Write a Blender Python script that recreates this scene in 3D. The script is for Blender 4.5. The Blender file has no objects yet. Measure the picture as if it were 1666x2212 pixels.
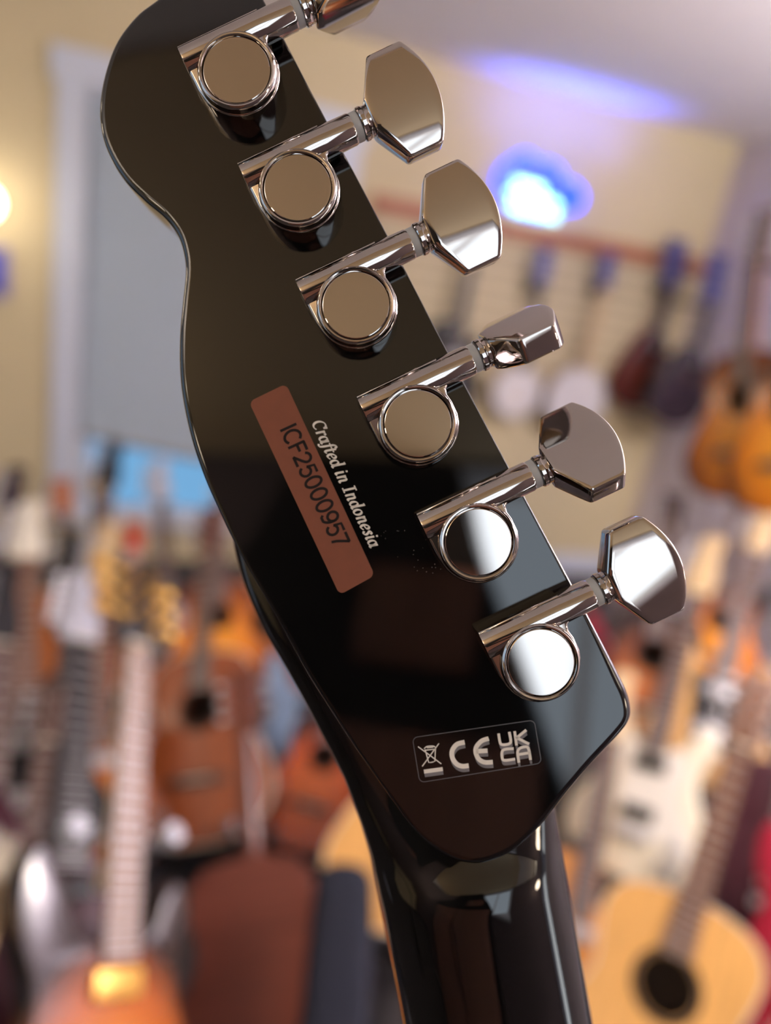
import bpy, bmesh, math, random
from mathutils import Vector, Matrix
from math import sin, cos, pi, radians, sqrt

random.seed(7)
SC = bpy.context.scene
COL = SC.collection

# ------------------------------------------------------------------ camera
F = 1598.0                                  # focal length in pixels of the 1666 x 2212 frame
EYE = Vector((0, 0, 1.6))
CR = Matrix.Rotation(radians(-20), 3, 'Z') @ Matrix.Rotation(radians(90 - 19), 3, 'X') @ Matrix.Rotation(radians(10), 3, 'Z')
cam_d = bpy.data.cameras.new('camera')
cam = bpy.data.objects.new('camera', cam_d)
COL.objects.link(cam)
cam.matrix_world = Matrix.Translation(EYE) @ CR.to_4x4()
cam_d.sensor_fit = 'VERTICAL'
cam_d.sensor_height = 36
cam_d.lens = 36 * F / 2212
cam_d.clip_start = 0.01
cam_d.dof.use_dof = True
cam_d.dof.focus_distance = 0.1405
cam_d.dof.aperture_fstop = 5.2
SC.camera = cam

# ------------------------------------------------------------------ world, lights, exposure
SC.view_settings.view_transform = 'Standard'
SC.view_settings.look = 'None'
SC.view_settings.gamma = 1
SC.view_settings.exposure = 0.0
SC.view_settings.use_curve_mapping = False
W = bpy.data.worlds.new('sky')
SC.world = W
W.use_nodes = True
bg = W.node_tree.nodes['Background']
bg.inputs['Color'].default_value = (0.24, 0.52, 0.85, 1)
bg.inputs['Strength'].default_value = 0.9


def area(name, loc, rot, sx, sy, power, color):
    d = bpy.data.lights.new(name, 'AREA')
    d.shape = 'RECTANGLE'; d.size = sx; d.size_y = sy
    d.energy = power; d.color = color
    o = bpy.data.objects.new(name, d)
    COL.objects.link(o)
    o.location = loc; o.rotation_euler = rot
    return o


YB, YF, XL, XR, ZC = 3.5, -1.75, -3.2, 2.82, 2.42
# daylight through the shop window behind the camera and an added, unseen side window
area('shop_window_daylight', (-0.02, YF - 0.03, 1.88), (radians(90), 0, 0), 0.82, 0.96, 5.4, (0.93, 0.97, 1.0))
area('added_side_light', (XL - 0.03, 0.5, 1.5), (radians(90), 0, radians(-90)), 2.4, 1.4, 5, (0.90, 0.95, 1.0))

area('right_streak_light', (1.33, -0.85, 1.2), (radians(90), 0, radians(90)), 0.16, 1.15, 2.4, (0.92, 0.97, 1.0))  # added light, put here for the streak along the neck's right side
area('left_streak_light', (-1.53, 0.5, 1.1), (radians(90), 0, radians(-90)), 0.26, 1.4, 0.9, (0.55, 0.78, 1.0))  # added light for the bluish streak along the neck's left side

# ------------------------------------------------------------------ materials
def lin(c):
    return tuple(((v / 255) / 12.92 if v / 255 <= 0.04045 else ((v / 255 + 0.055) / 1.055) ** 2.4) for v in c)


MATS = {}


def mat(name, rgb, rough=0.5, metal=0.0, ior=1.5, noise=0.0, nscale=20, stretch=None, coat=0.0, emit=None, es=0, bump=0.0, trans=0.0):
    """Principled material; rgb is an sRGB triple; noise varies the colour, stretch draws it out into grain."""
    if name in MATS:
        return MATS[name]
    m = bpy.data.materials.new(name)
    m.use_nodes = True
    nt = m.node_tree
    b = nt.nodes['Principled BSDF']
    c = lin(rgb)
    b.inputs['Base Color'].default_value = (*c, 1)
    b.inputs['Roughness'].default_value = rough
    b.inputs['Metallic'].default_value = metal
    b.inputs['IOR'].default_value = ior
    b.inputs['Coat Weight'].default_value = coat
    b.inputs['Coat Roughness'].default_value = 0.08
    b.inputs['Transmission Weight'].default_value = trans
    if emit:
        b.inputs['Emission Color'].default_value = (*lin(emit), 1)
        b.inputs['Emission Strength'].default_value = es
    if noise or bump:
        tc = nt.nodes.new('ShaderNodeTexCoord')
        mp = nt.nodes.new('ShaderNodeMapping')
        nz = nt.nodes.new('ShaderNodeTexNoise')
        nz.inputs['Scale'].default_value = nscale
        nz.inputs['Detail'].default_value = 5
        if stretch:
            mp.inputs['Scale'].default_value = stretch
        nt.links.new(tc.outputs['Object'], mp.inputs['Vector'])
        nt.links.new(mp.outputs['Vector'], nz.inputs['Vector'])
        if noise:
            rp = nt.nodes.new('ShaderNodeValToRGB')
            rp.color_ramp.elements[0].position = 0.3
            rp.color_ramp.elements[1].position = 0.7
            rp.color_ramp.elements[0].color = (*[max(0, v * (1 - noise)) for v in c], 1)
            rp.color_ramp.elements[1].color = (*[min(1, v * (1 + noise)) for v in c], 1)
            nt.links.new(nz.outputs['Fac'], rp.inputs['Fac'])
            nt.links.new(rp.outputs['Color'], b.inputs['Base Color'])
        if bump:
            bp = nt.nodes.new('ShaderNodeBump')
            bp.inputs['Strength'].default_value = bump
            bp.inputs['Distance'].default_value = 0.002
            nt.links.new(nz.outputs['Fac'], bp.inputs['Height'])
            nt.links.new(bp.outputs['Normal'], b.inputs['Normal'])
    MATS[name] = m
    return m


M_wall = mat('cream_paint', (214, 199, 160), 0.85, noise=0.04, nscale=3)
M_ceil = mat('white_ceiling_paint', (236, 230, 228), 0.9, noise=0.02, nscale=4)
M_tan = mat('tan_paint', (216, 190, 152), 0.8)
M_trim = mat('white_trim_paint', (214, 222, 236), 0.5)
M_floor = mat('grey_carpet', (64, 60, 60), 0.95, noise=0.25, nscale=120)
M_side = mat('lavender_grey_paint', (200, 190, 196), 0.85, noise=0.03, nscale=3)
M_black_wood = mat('black_lacquered_wood', (20, 17, 17), 0.35)
M_blackm_ = mat('black_handle', (30, 30, 32), 0.4)
M_brown_wood = mat('dark_brown_wood', (138, 98, 80), 0.45, noise=0.2, nscale=6, stretch=(8, 8, 1))

# ------------------------------------------------------------------ mesh helpers
def link(o, parent=None):
    COL.objects.link(o)
    if parent is not None:
        o.parent = parent
    return o


def obj(name, me, m=None, parent=None, smooth=40):
    if isinstance(me, bmesh.types.BMesh):
        bm = me
        bmesh.ops.recalc_face_normals(bm, faces=bm.faces)
        me = bpy.data.meshes.new(name)
        bm.to_mesh(me); bm.free()
        if smooth:
            me.polygons.foreach_set('use_smooth', [True] * len(me.polygons))
            me.set_sharp_from_angle(angle=radians(smooth))
    if m is not None and not me.materials:
        me.materials.append(m)
    return link(bpy.data.objects.new(name, me), parent)


def thing(name, label, cat, group=None, mw=None):
    o = bpy.data.objects.new(name, None)
    o.empty_display_size = 0.05
    COL.objects.link(o)
    tag(o, label, cat, group)
    if mw is not None:
        o.matrix_world = mw
    return o


def tag(o, label, cat, group=None):
    o['label'] = label; o['category'] = cat
    if group:
        o['group'] = group
    return o


def struct(name, bm, m, smooth=0):
    o = obj(name, bm, m, None, smooth)
    o['kind'] = 'structure'
    return o


def box(bm, x0, x1, y0, y1, z0, z1, mw=None):
    v = [bm.verts.new((x, y, z)) for x in (x0, x1) for y in (y0, y1) for z in (z0, z1)]
    if mw is not None:
        for q in v: q.co = mw @ q.co
    for f in ((0, 1, 3, 2), (4, 6, 7, 5), (0, 4, 5, 1), (2, 3, 7, 6), (0, 2, 6, 4), (1, 5, 7, 3)):
        bm.faces.new([v[i] for i in f])
    return bm


def boxes(*a):
    bm = bmesh.new()
    for b in a: box(bm, *b)
    return bm


def bbox(x0, x1, y0, y1, z0, z1, r=0.003, seg=2):
    bm = boxes((x0, x1, y0, y1, z0, z1))
    bmesh.ops.bevel(bm, geom=bm.edges[:], offset=r, segments=seg, profile=0.5, affect='EDGES')
    return bm


def loft(bm, rings, close=True, cap0=True, cap1=True):
    vs = [[bm.verts.new(p) for p in r] for r in rings]
    n = len(vs[0])
    for a, b in zip(vs, vs[1:]):
        for i in range(n if close else n - 1):
            j = (i + 1) % n
            bm.faces.new((a[i], a[j], b[j], b[i]))
    if cap0: bm.faces.new(vs[0][::-1])
    if cap1: bm.faces.new(vs[-1])
    return vs


def lathe(bm, prof, seg=32, mw=None, cap0=True, cap1=True):
    """prof: (radius, z) pairs around the local z axis."""
    rings = [[Vector((r * cos(2 * pi * k / seg), r * sin(2 * pi * k / seg), z)) for k in range(seg)] for r, z in prof]
    if mw is not None:
        rings = [[mw @ p for p in r] for r in rings]
    loft(bm, rings, True, cap0, cap1)
    return bm


def tube(bm, pts, r, seg=8, mw=None):
    """round bar along a polyline; r is one radius or one per point."""
    pts = [Vector(p) for p in pts]
    rs = r if isinstance(r, (list, tuple)) else [r] * len(pts)
    rings = []
    up = None
    for i, p in enumerate(pts):
        t = (pts[min(i + 1, len(pts) - 1)] - pts[max(i - 1, 0)]).normalized()
        if up is None:
            up = Vector((0, 0, 1)) if abs(t.z) < 0.9 else Vector((1, 0, 0))
        a = t.cross(up)
        if a.length < 1e-5: a = t.cross(Vector((0.3, 1, 0.2)))
        a.normalize(); b = a.cross(t)
        up = b
        rings.append([p + (a * cos(2 * pi * k / seg) + b * sin(2 * pi * k / seg)) * rs[i] for k in range(seg)])
    if mw is not None:
        rings = [[mw @ p for p in q] for q in rings]
    loft(bm, rings)
    return bm


def catmull(pts, per=8, closed=True):
    n = len(pts); out = []
    rng = range(n if closed else n - 1)
    for i in rng:
        if closed:
            p0, p1, p2, p3 = (pts[(i + k) % n] for k in (-1, 0, 1, 2))
        else:
            p0, p1, p2, p3 = pts[max(i - 1, 0)], pts[i], pts[i + 1], pts[min(i + 2, n - 1)]
        for k in range(per):
            t = k / per
            out.append(tuple(0.5 * (2 * b + (c - a) * t + (2 * a - 5 * b + 4 * c - d) * t * t + (3 * b - a - 3 * c + d) * t ** 3)
                             for a, b, c, d in zip(p0, p1, p2, p3)))
    if not closed: out.append(tuple(pts[-1]))
    return out


def inset(poly, d):
    """offset a closed 2D polygon (counter-clockwise) inwards; d is one distance or one per point."""
    n = len(poly); out = []
    for i in range(n):
        ax, ay = poly[i - 1][:2]; bx, by = poly[(i + 1) % n][:2]
        tx, ty = bx - ax, by - ay
        l = sqrt(tx * tx + ty * ty) or 1
        dd = d[i] if isinstance(d, (list, tuple)) else d
        out.append((poly[i][0] - ty / l * dd, poly[i][1] + tx / l * dd))
    return out


def ccw(poly):
    a = sum(p[0] * q[1] - q[0] * p[1] for p, q in zip(poly, poly[1:] + poly[:1]))
    return poly if a > 0 else poly[::-1]


def plate(bm, poly, z0, z1, r=0.0, rb=0.0, seg=3):
    """solid slab of a 2D outline between z0 and z1, upper edge rounded by r and lower edge by rb."""
    rings = []
    def lv(d, z): rings.append([(x, y, z) for x, y in (inset(poly, d) if d else [p[:2] for p in poly])])
    if rb:
        for k in range(seg):
            a = pi / 2 * k / seg
            lv(rb * (1 - sin(a)), z0 + rb * (1 - cos(a)))
    lv(0, z0 + rb)
    lv(0, z1 - r)
    if r:
        for k in range(1, seg + 1):
            a = pi / 2 * k / seg
            lv(r * (1 - cos(a)), z1 - r + r * sin(a))
    loft(bm, rings)
    return bm


def rrect(w, h, r, n=4, cx=0, cy=0):
    out = []
    for sx, sy, a0 in ((1, -1, -90), (1, 1, 0), (-1, 1, 90), (-1, -1, 180)):
        for k in range(n + 1):
            a = radians(a0 + 90 * k / n)
            out.append((cx + sx * (w / 2 - r) + r * cos(a), cy + sy * (h / 2 - r) + r * sin(a)))
    return out


def ribbon(bm, pts, w, z, nib=None, mapf=None):
    """flat stroke of lettering: half width w, or a slanted broad nib (a, b, angle)."""
    n = len(pts); L = []; Rr = []
    for i in range(n):
        ax, ay = pts[max(i - 1, 0)]; bx, by = pts[min(i + 1, n - 1)]
        tx, ty = bx - ax, by - ay
        l = sqrt(tx * tx + ty * ty) or 1
        nx, ny = -ty / l, tx / l
        hw = w
        if nib:
            ph = math.atan2(ny, nx) - nib[2]
            hw = sqrt((nib[0] * cos(ph)) ** 2 + (nib[1] * sin(ph)) ** 2)
        x, y = pts[i]
        if i == 0: x -= tx / l * hw * 0.35; y -= ty / l * hw * 0.35
        if i == n - 1: x += tx / l * hw * 0.35; y += ty / l * hw * 0.35
        L.append((x + nx * hw, y + ny * hw)); Rr.append((x - nx * hw, y - ny * hw))
    if mapf:
        L = [mapf(*p) for p in L]; Rr = [mapf(*p) for p in Rr]
    lv = [bm.verts.new((p[0], p[1], z)) for p in L]; rv = [bm.verts.new((p[0], p[1], z)) for p in Rr]
    for i in range(n - 1):
        bm.faces.new((lv[i], rv[i], rv[i + 1], lv[i + 1]))


# ------------------------------------------------------------------ the room
T = 0.12
WX0, WX1, WZ0, WZ1 = -0.25, 0.75, 0.22, 2.02        # window opening in the far wall
struct('floor', boxes((XL - T, XR + T, YF - T, YB + T, -0.1, 0)), M_floor)
struct('ceiling', boxes((XL - T, XR + T, YF - T, YB + T, ZC, ZC + 0.1)), M_ceil)
struct('wall_back', boxes((XL - T, WX0, YB, YB + T, 0, ZC), (WX1, XR + T, YB, YB + T, 0, ZC),
                          (WX0, WX1, YB, YB + T, 0, WZ0), (WX0, WX1, YB, YB + T, WZ1, ZC)), M_wall)
struct('wall_right', boxes((XR, XR + T, YF - T, YB, 0, ZC)), M_side)
struct('wall_left', boxes((XL - T, XL, YF - T, -0.7, 0, ZC), (XL - T, XL, 1.7, YB, 0, ZC),
                          (XL - T, XL, -0.7, 1.7, 0, 0.8), (XL - T, XL, -0.7, 1.7, 2.2, ZC)), M_wall)
struct('wall_front', boxes((XL, -0.43, YF - T, YF, 0, ZC), (0.39, XR, YF - T, YF, 0, ZC),
                           (-0.43, 0.39, YF - T, YF, 0, 1.40), (-0.43, 0.39, YF - T, YF, 2.36, ZC)), mat('plum_grey_paint', (98, 86, 88), 0.8))
struct('trim_1', boxes((-1.5, 0.5, YF + 0.045, -0.35, ZC - 0.02, ZC)), M_tan)     # added tan panel under the unseen ceiling, for the tuner caps to mirror

M_glass = mat('window_glass', (235, 242, 245), 0.02, trans=1.0, ior=1.02)
M_blind = mat('pale_blue_blind_fabric', (176, 190, 200), 0.9, noise=0.03, nscale=60)


def window(n, ax, u0, u1, z0, z1, pos, inward, casing=0.115):
    """cased sash window in a wall: ax 'x' when the wall runs along x; inward is the side of the room."""
    def bx_(bm, a0, a1, d0, d1, c0, c1):
        lo, hi = sorted((pos + inward * d0, pos + inward * d1))
        if ax == 'x': box(bm, a0, a1, lo, hi, c0, c1)
        else: box(bm, lo, hi, a0, a1, c0, c1)
    bm = bmesh.new()
    c = casing
    bx_(bm, u0 - c, u0, 0, 0.025, z0, z1); bx_(bm, u1, u1 + c, 0, 0.025, z0, z1)
    bx_(bm, u0 - c - 0.02, u1 + c + 0.02, 0, 0.035, z1, z1 + c)
    bx_(bm, u0 - c, u1 + c, 0, 0.05, z0 - 0.03, z0)
    r = struct('window_%d' % n, bm, M_trim)
    bm = bmesh.new()
    s = 0.04
    bx_(bm, u0, u0 + s, -0.07, -0.03, z0, z1); bx_(bm, u1 - s, u1, -0.07, -0.03, z0, z1)
    bx_(bm, u0 + s, u1 - s, -0.07, -0.03, z0, z0 + s); bx_(bm, u0 + s, u1 - s, -0.07, -0.03, z1 - s, z1)
    obj('window_frame', bm, M_trim, r, 0)
    if n == 2:                               # the shop window has one bare mullion
        bm = bmesh.new(); m_ = (u0 + u1) / 2
        bx_(bm, m_ - 0.02, m_ + 0.02, -0.07, -0.03, z0 + s, z1 - s)
        obj('mullion', bm, M_trim, r, 0)
    else:
        bm = bmesh.new()
        bx_(bm, u0 + s, u1 - s, -0.055, -0.049, z0 + s, z1 - s)
        obj('pane', bm, M_glass, r, 0)
    return r


w1 = window(1, 'x', WX0, WX1, WZ0, WZ1, YB, -1)
bm = bmesh.new()                            # pulled-down roller blind, its hem hanging a little askew
loft(bm, [[(x, YB + d, z) for x, z in ((WX0 + 0.01, WZ1 - 0.03), (WX1 - 0.01, WZ1 - 0.03), (WX1 - 0.01, 0.48), (WX0 + 0.01, 0.62))] for d in (0.008, 0.012)])
blind = obj('roller_blind', bm, M_blind, None, 0)
tag(blind, 'pale blue-grey roller blind pulled most of the way down the window', 'blind')
bm = bmesh.new()
tube(bm, [(WX0 + 0.01, YB - 0.002, 0.61), (WX1 - 0.01, YB - 0.002, 0.47)], 0.013)
obj('bottom_rail', bm, mat('taupe_rail', (150, 140, 132), 0.6), blind)
window(2, 'x', -0.43, 0.39, 1.40, 2.36, YF, 1, 0.025)
window(3, 'y', -0.7, 1.7, 0.8, 2.2, XL, 1)  # added unseen window, put in to light the room
window(4, 'y', -0.97, -0.73, 0.06, 1.84, 1.30, -1, 0.05)      # added unseen glass panels, framing the lights that streak the neck
window(5, 'y', 0.36, 0.64, 0.06, 1.84, -1.50, 1, 0.05)
struct('baseboard_back', boxes((XL, WX0 - 0.12, YB - 0.018, YB, 0, 0.12), (WX1 + 0.12, XR, YB - 0.018, YB, 0, 0.12)), M_trim)
struct('baseboard_right', boxes((XR - 0.018, XR, YF, YB, 0, 0.12)), M_trim)

# added stand-in for the photographer, shaped to mirror as a dark silhouette
stand_in = thing('photographer_stand_in', 'tapering black stand-in for the photographer, mirrored dark in the headstock', 'stand-in', None, Matrix.Translation((0.02, -1.06, 0)))
bm = bmesh.new()
loft(bm, [[(x, y, z) for x, z in ((-1.0, 0), (0.0, 0), (0.0, 1.5), (-0.105, 1.72), (-0.20, 1.91), (-0.26, 2.08), (-0.60, 2.08), (-0.66, 1.88), (-1.0, 1.66))] for y in (-0.06, 0.06)])
obj('stand_in_body', bm, M_black_wood, stand_in, 0)
for x in (-0.735, -0.275):
    obj('stand_in_panel', bbox(x - 0.225, x + 0.225, 0.06, 0.075, 0.06, 1.57, 0.006), M_brown_wood, stand_in)
obj('stand_in_upper_panel', bbox(-0.40, -0.18, 0.06, 0.075, 1.68, 1.86, 0.012), M_brown_wood, stand_in)
for x in (-0.54, -0.47):
    obj('stand_in_pull', tube(bmesh.new(), [(x, 0.075, 1.0), (x, 0.10, 1.02), (x, 0.10, 1.13), (x, 0.075, 1.15)], 0.006, 8), M_blackm_, stand_in, 50)

# ------------------------------------------------------------------ the black guitar in front: its own frame
D0 = 0.1470                                  # distance of the headstock's back face from the lens
HM = Matrix.Translation(EYE + CR @ Vector((0, 0, -D0))) @ CR.to_4x4()
MM = 0.001


def P(px, py, z=0.0):
    """point of the photograph on the plane z (metres above the headstock face) -> guitar frame x, y"""
    s = (D0 - z) / F
    return ((px - 833) * s, (1106 - py) * s)


def lacquer():
    m = mat('gloss_black_lacquer', (5, 5, 6), 0.035, ior=1.62)
    nt = m.node_tree; b = nt.nodes['Principled BSDF']
    tc = nt.nodes.new('ShaderNodeTexCoord')
    vo = nt.nodes.new('ShaderNodeTexVoronoi'); vo.inputs['Scale'].default_value = 1250
    nz = nt.nodes.new('ShaderNodeTexNoise'); nz.inputs['Scale'].default_value = 28
    lt = nt.nodes.new('ShaderNodeMath'); lt.operation = 'LESS_THAN'; lt.inputs[1].default_value = 0.11
    gt = nt.nodes.new('ShaderNodeMath'); gt.operation = 'GREATER_THAN'; gt.inputs[1].default_value = 0.56
    mu = nt.nodes.new('ShaderNodeMath'); mu.operation = 'MULTIPLY'
    mx = nt.nodes.new('ShaderNodeMix'); mx.data_type = 'RGBA'
    mx.inputs['A'].default_value = (0.0015, 0.0015, 0.0018, 1); mx.inputs['B'].default_value = (0.22, 0.21, 0.2, 1)
    nt.links.new(tc.outputs['Object'], vo.inputs['Vector']); nt.links.new(tc.outputs['Object'], nz.inputs['Vector'])
    nt.links.new(vo.outputs['Distance'], lt.inputs[0]); nt.links.new(nz.outputs['Fac'], gt.inputs[0])
    nt.links.new(lt.outputs[0], mu.inputs[0]); nt.links.new(gt.outputs[0], mu.inputs[1])
    gr = nt.nodes.new('ShaderNodeTexGradient'); gr.gradient_type = 'SPHERICAL'        # dust has settled round the lower tuners
    mp = nt.nodes.new('ShaderNodeMapping'); mp.inputs['Scale'].default_value = (70, 56, 0)
    mp.inputs['Location'].default_value = (-70 * 0.0092, -56 * 0.0030, 0)
    m2 = nt.nodes.new('ShaderNodeMath'); m2.operation = 'GREATER_THAN'; m2.inputs[1].default_value = 0.15
    m3 = nt.nodes.new('ShaderNodeMath'); m3.operation = 'MULTIPLY'
    nt.links.new(tc.outputs['Object'], mp.inputs['Vector']); nt.links.new(mp.outputs['Vector'], gr.inputs['Vector'])
    nt.links.new(gr.outputs['Fac'], m2.inputs[0]); nt.links.new(m2.outputs[0], m3.inputs[0]); nt.links.new(mu.outputs[0], m3.inputs[1])
    nt.links.new(m3.outputs[0], mx.inputs['Factor']); nt.links.new(mx.outputs['Result'], b.inputs['Base Color'])
    return m


def nickel(name, rgb, rough, scratch=0.0):
    m = mat(name, rgb, rough, metal=1.0)
    nt = m.node_tree; b = nt.nodes['Principled BSDF']
    tc = nt.nodes.new('ShaderNodeTexCoord'); mp = nt.nodes.new('ShaderNodeMapping')
    mp.inputs['Scale'].default_value = (900, 90, 300); mp.inputs['Rotation'].default_value = (0, 0, 0.7)
    nz = nt.nodes.new('ShaderNodeTexNoise'); nz.inputs['Scale'].default_value = 1.0; nz.inputs['Detail'].default_value = 3
    n2 = nt.nodes.new('ShaderNodeTexNoise'); n2.inputs['Scale'].default_value = 160; n2.inputs['Detail'].default_value = 4
    m1 = nt.nodes.new('ShaderNodeMapRange'); m1.inputs['From Min'].default_value = 0.5; m1.inputs['From Max'].default_value = 0.75
    m1.inputs['To Min'].default_value = rough; m1.inputs['To Max'].default_value = rough + 0.035 + scratch
    mu = nt.nodes.new('ShaderNodeMath'); mu.operation = 'MULTIPLY'; mu.inputs[1].default_value = 1.6
    nt.links.new(tc.outputs['Object'], mp.inputs['Vector']); nt.links.new(mp.outputs['Vector'], nz.inputs['Vector'])
    nt.links.new(tc.outputs['Object'], n2.inputs['Vector'])
    nt.links.new(nz.outputs['Fac'], mu.inputs[0]); nt.links.new(n2.outputs['Fac'], mu.inputs[1])
    nt.links.new(mu.outputs[0], m1.inputs['Value']); nt.links.new(m1.outputs['Result'], b.inputs['Roughness'])
    # the grain of noise values sits near 0.25, shift the range to it
    m1.inputs['From Min'].default_value = 0.24; m1.inputs['From Max'].default_value = 0.42
    return m


M_lac = lacquer()
M_nick = nickel('black_nickel', (180, 172, 166), 0.03)
M_cap = nickel('scuffed_nickel', (178, 170, 164), 0.008, 0.0)
M_nylon = mat('white_nylon', (168, 171, 172), 0.35)

gtr = thing('electric_guitar', 'black electric guitar seen from behind, large glossy headstock with six chrome tuners', 'guitar', None, HM)

HS = [(330, 0), (290, 32), (250, 85), (225, 150), (213, 215), (215, 275), (232, 330), (265, 385), (310, 430), (352, 466), (381, 505), (395, 548),
      (398, 590), (392, 650), (386, 720), (386, 800), (394, 870), (412, 950), (441, 1035), (478, 1118), (522, 1205), (570, 1288), (618, 1372),
      (664, 1456), (714, 1535), (768, 1618), (838, 1718), (900, 1800), (962, 1853), (1015, 1870), (1058, 1866), (1113, 1841), (1171, 1788), (1230, 1713), (1282, 1652),
      (1340, 1592), (1362, 1562), (1367, 1536), (1360, 1500), (1341, 1458), (1302, 1385), (1267, 1320), (1230, 1250), (1095, 1000), (960, 745), (828, 490), (690, 230), (592, 42), (560, -18), (528, -58), (480, -78), (405, -52)]
BV = {}                                      # rounding of the edge in mm along the outline
rad = [1.3] * 20 + [0.9] * 8 + [1.6] * 7 + [1.8] * 5 + [1.3, 1.0, 0.7, 0.45, 0.4, 0.4, 0.4, 0.4, 0.7, 1.0, 1.2, 1.3]
hs3 = catmull([(*P(px, py), r * MM) for (px, py), r in zip(HS, rad)], 6)
area2 = sum(p[0] * q[1] - q[0] * p[1] for p, q in zip(hs3, hs3[1:] + hs3[:1]))
if area2 < 0: hs3 = hs3[::-1]
outl = [p[:2] for p in hs3]; rr = [p[2] for p in hs3]
bm = bmesh.new()
rings = [[(x, y, -14 * MM) for x, y in inset(outl, 1.2 * MM)], [(x, y, -12.8 * MM) for x, y in outl]]
for k in range(6):
    a = pi / 2 * k / 5
    ins = inset(outl, [r * (1 - cos(a)) for r in rr])
    rings.append([(x, y, -r + r * sin(a)) for (x, y), r in zip(ins, rr)])
loft(bm, rings)
head = obj('headstock', bm, M_lac, gtr, 35)
for p_ in head.data.polygons:
    if len(p_.vertices) > 8: p_.use_smooth = False           # the big faces are dead flat

# neck: D-shaped sections along its own axis, flaring out under the lower left edge of the headstock
NL = [(1020, 428), (1080, 456), (1127, 473), (1200, 508), (1285, 556), (1370, 605), (1455, 652), (1546, 698), (1642, 746), (1738, 780), (1800, 797), (1858, 809), (1920, 821), (1978, 832), (2098, 856), (2212, 877), (2400, 912), (2650, 958)]
def interp(tab, x):
    for (a, b), (c, d) in zip(tab, tab[1:]):
        if x <= c: return b + (d - b) * (x - a) / (c - a)
    return tab[-1][1]
ZE = -19 * MM                                # the fingerboard edges lie this far behind
bm = bmesh.new(); rings = []
rows = [1110 + 24 * k for k in range(56)]
for y in rows:
    xl = interp(NL, y) + 40 * max(0, (1330 - y) / 220) ** 1.5
    xr = 1197 + (y - 1776) * 0.1765
    t = min(1, max(0, (y - 1800) / 90)); t = t * t * (3 - 2 * t)         # below the headstock the back of the neck rises
    q = min(1, max(0, (y - 1620) / 260)); q = q * q * (3 - 2 * q)
    zt = -(10.5 - 5.0 * q - 2.0 * t) * MM
    pw = 3.6 - 1.45 * q
    ring = []
    for k in range(33):
        s = -1 + 2 * k / 32
        s = math.copysign(abs(math.sin(s * pi / 2)), s)
        z = ZE + (zt - ZE) * max(0, 1 - abs(s) ** pw) ** (1 / pw)
        px = (xl + xr) / 2 + s * (xr - xl) / 2
        X, Y = P(px, y + (px - (xl + xr) / 2) * -0.16, ZE)
        ring.append((X, Y, z))
    X0, Y0 = ring[0][:2]; X1, Y1 = ring[-1][:2]
    ring += [(X1, Y1, ZE - 6 * MM), (X0, Y0, ZE - 6 * MM)]
    rings.append(ring)
loft(bm, rings)
obj('neck', bm, M_lac, gtr, 50)

# ---- tuners
U_ANG = radians(25.5)


def housing():
    """die-cast gear housing in mm: u along the shaft, v across it, w away from the headstock"""
    bm = bmesh.new()
    o = [(-8.3, 10.0), (-8.3, 4.0), (-8.2, 0.5)]
    for k in range(15):
        a = radians(185 + 165 * k / 14)
        o.append((8.0 * cos(a), 8.0 * sin(a)))
    o += [(7.9, 1.2), (7.6, 2.8), (7.9, 3.9), (8.6, 4.4), (8.6, 10.0)]
    plate(bm, ccw(o), 0, 5.7, 0.6)
    return bm


def housing_barrel():
    bm = bmesh.new()
    X = Matrix(((0, 0, 1, 0), (1, 0, 0, 7.0), (0, 1, 0, 3.9), (0, 0, 0, 1)))       # lathe axis -> u
    lathe(bm, [(2.8, -8.4), (3.08, -8.3), (3.15, -8.0), (3.15, 0), (3.1, 8), (3.0, 14.4), (2.85, 14.8), (2.5, 14.95)], 40, X)
    return bm


def ring_boss():
    bm = bmesh.new()
    lathe(bm, [(7.9, 0.2), (7.75, 5.0), (7.55, 6.6), (7.35, 7.1), (7.0, 7.35), (6.75, 7.3), (6.55, 7.05), (6.5, 6.4), (6.5, 5.6)], 64, None, False, False)
    return bm


def cap_disc():
    bm = bmesh.new()
    lathe(bm, [(6.42, 5.8), (6.42, 6.8), (6.34, 6.95), (6.2, 7.0), (3.0, 7.0)], 64)
    return bm


def washer():
    bm = bmesh.new()
    X = Matrix(((0, 0, 1, 0), (1, 0, 0, 7.0), (0, 1, 0, 3.9), (0, 0, 0, 1)))
    lathe(bm, [(2.2, 14.7), (2.75, 14.8), (2.85, 15.1), (2.85, 16.1), (2.7, 16.3), (2.2, 16.4)], 32, X)
    return bm


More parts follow.
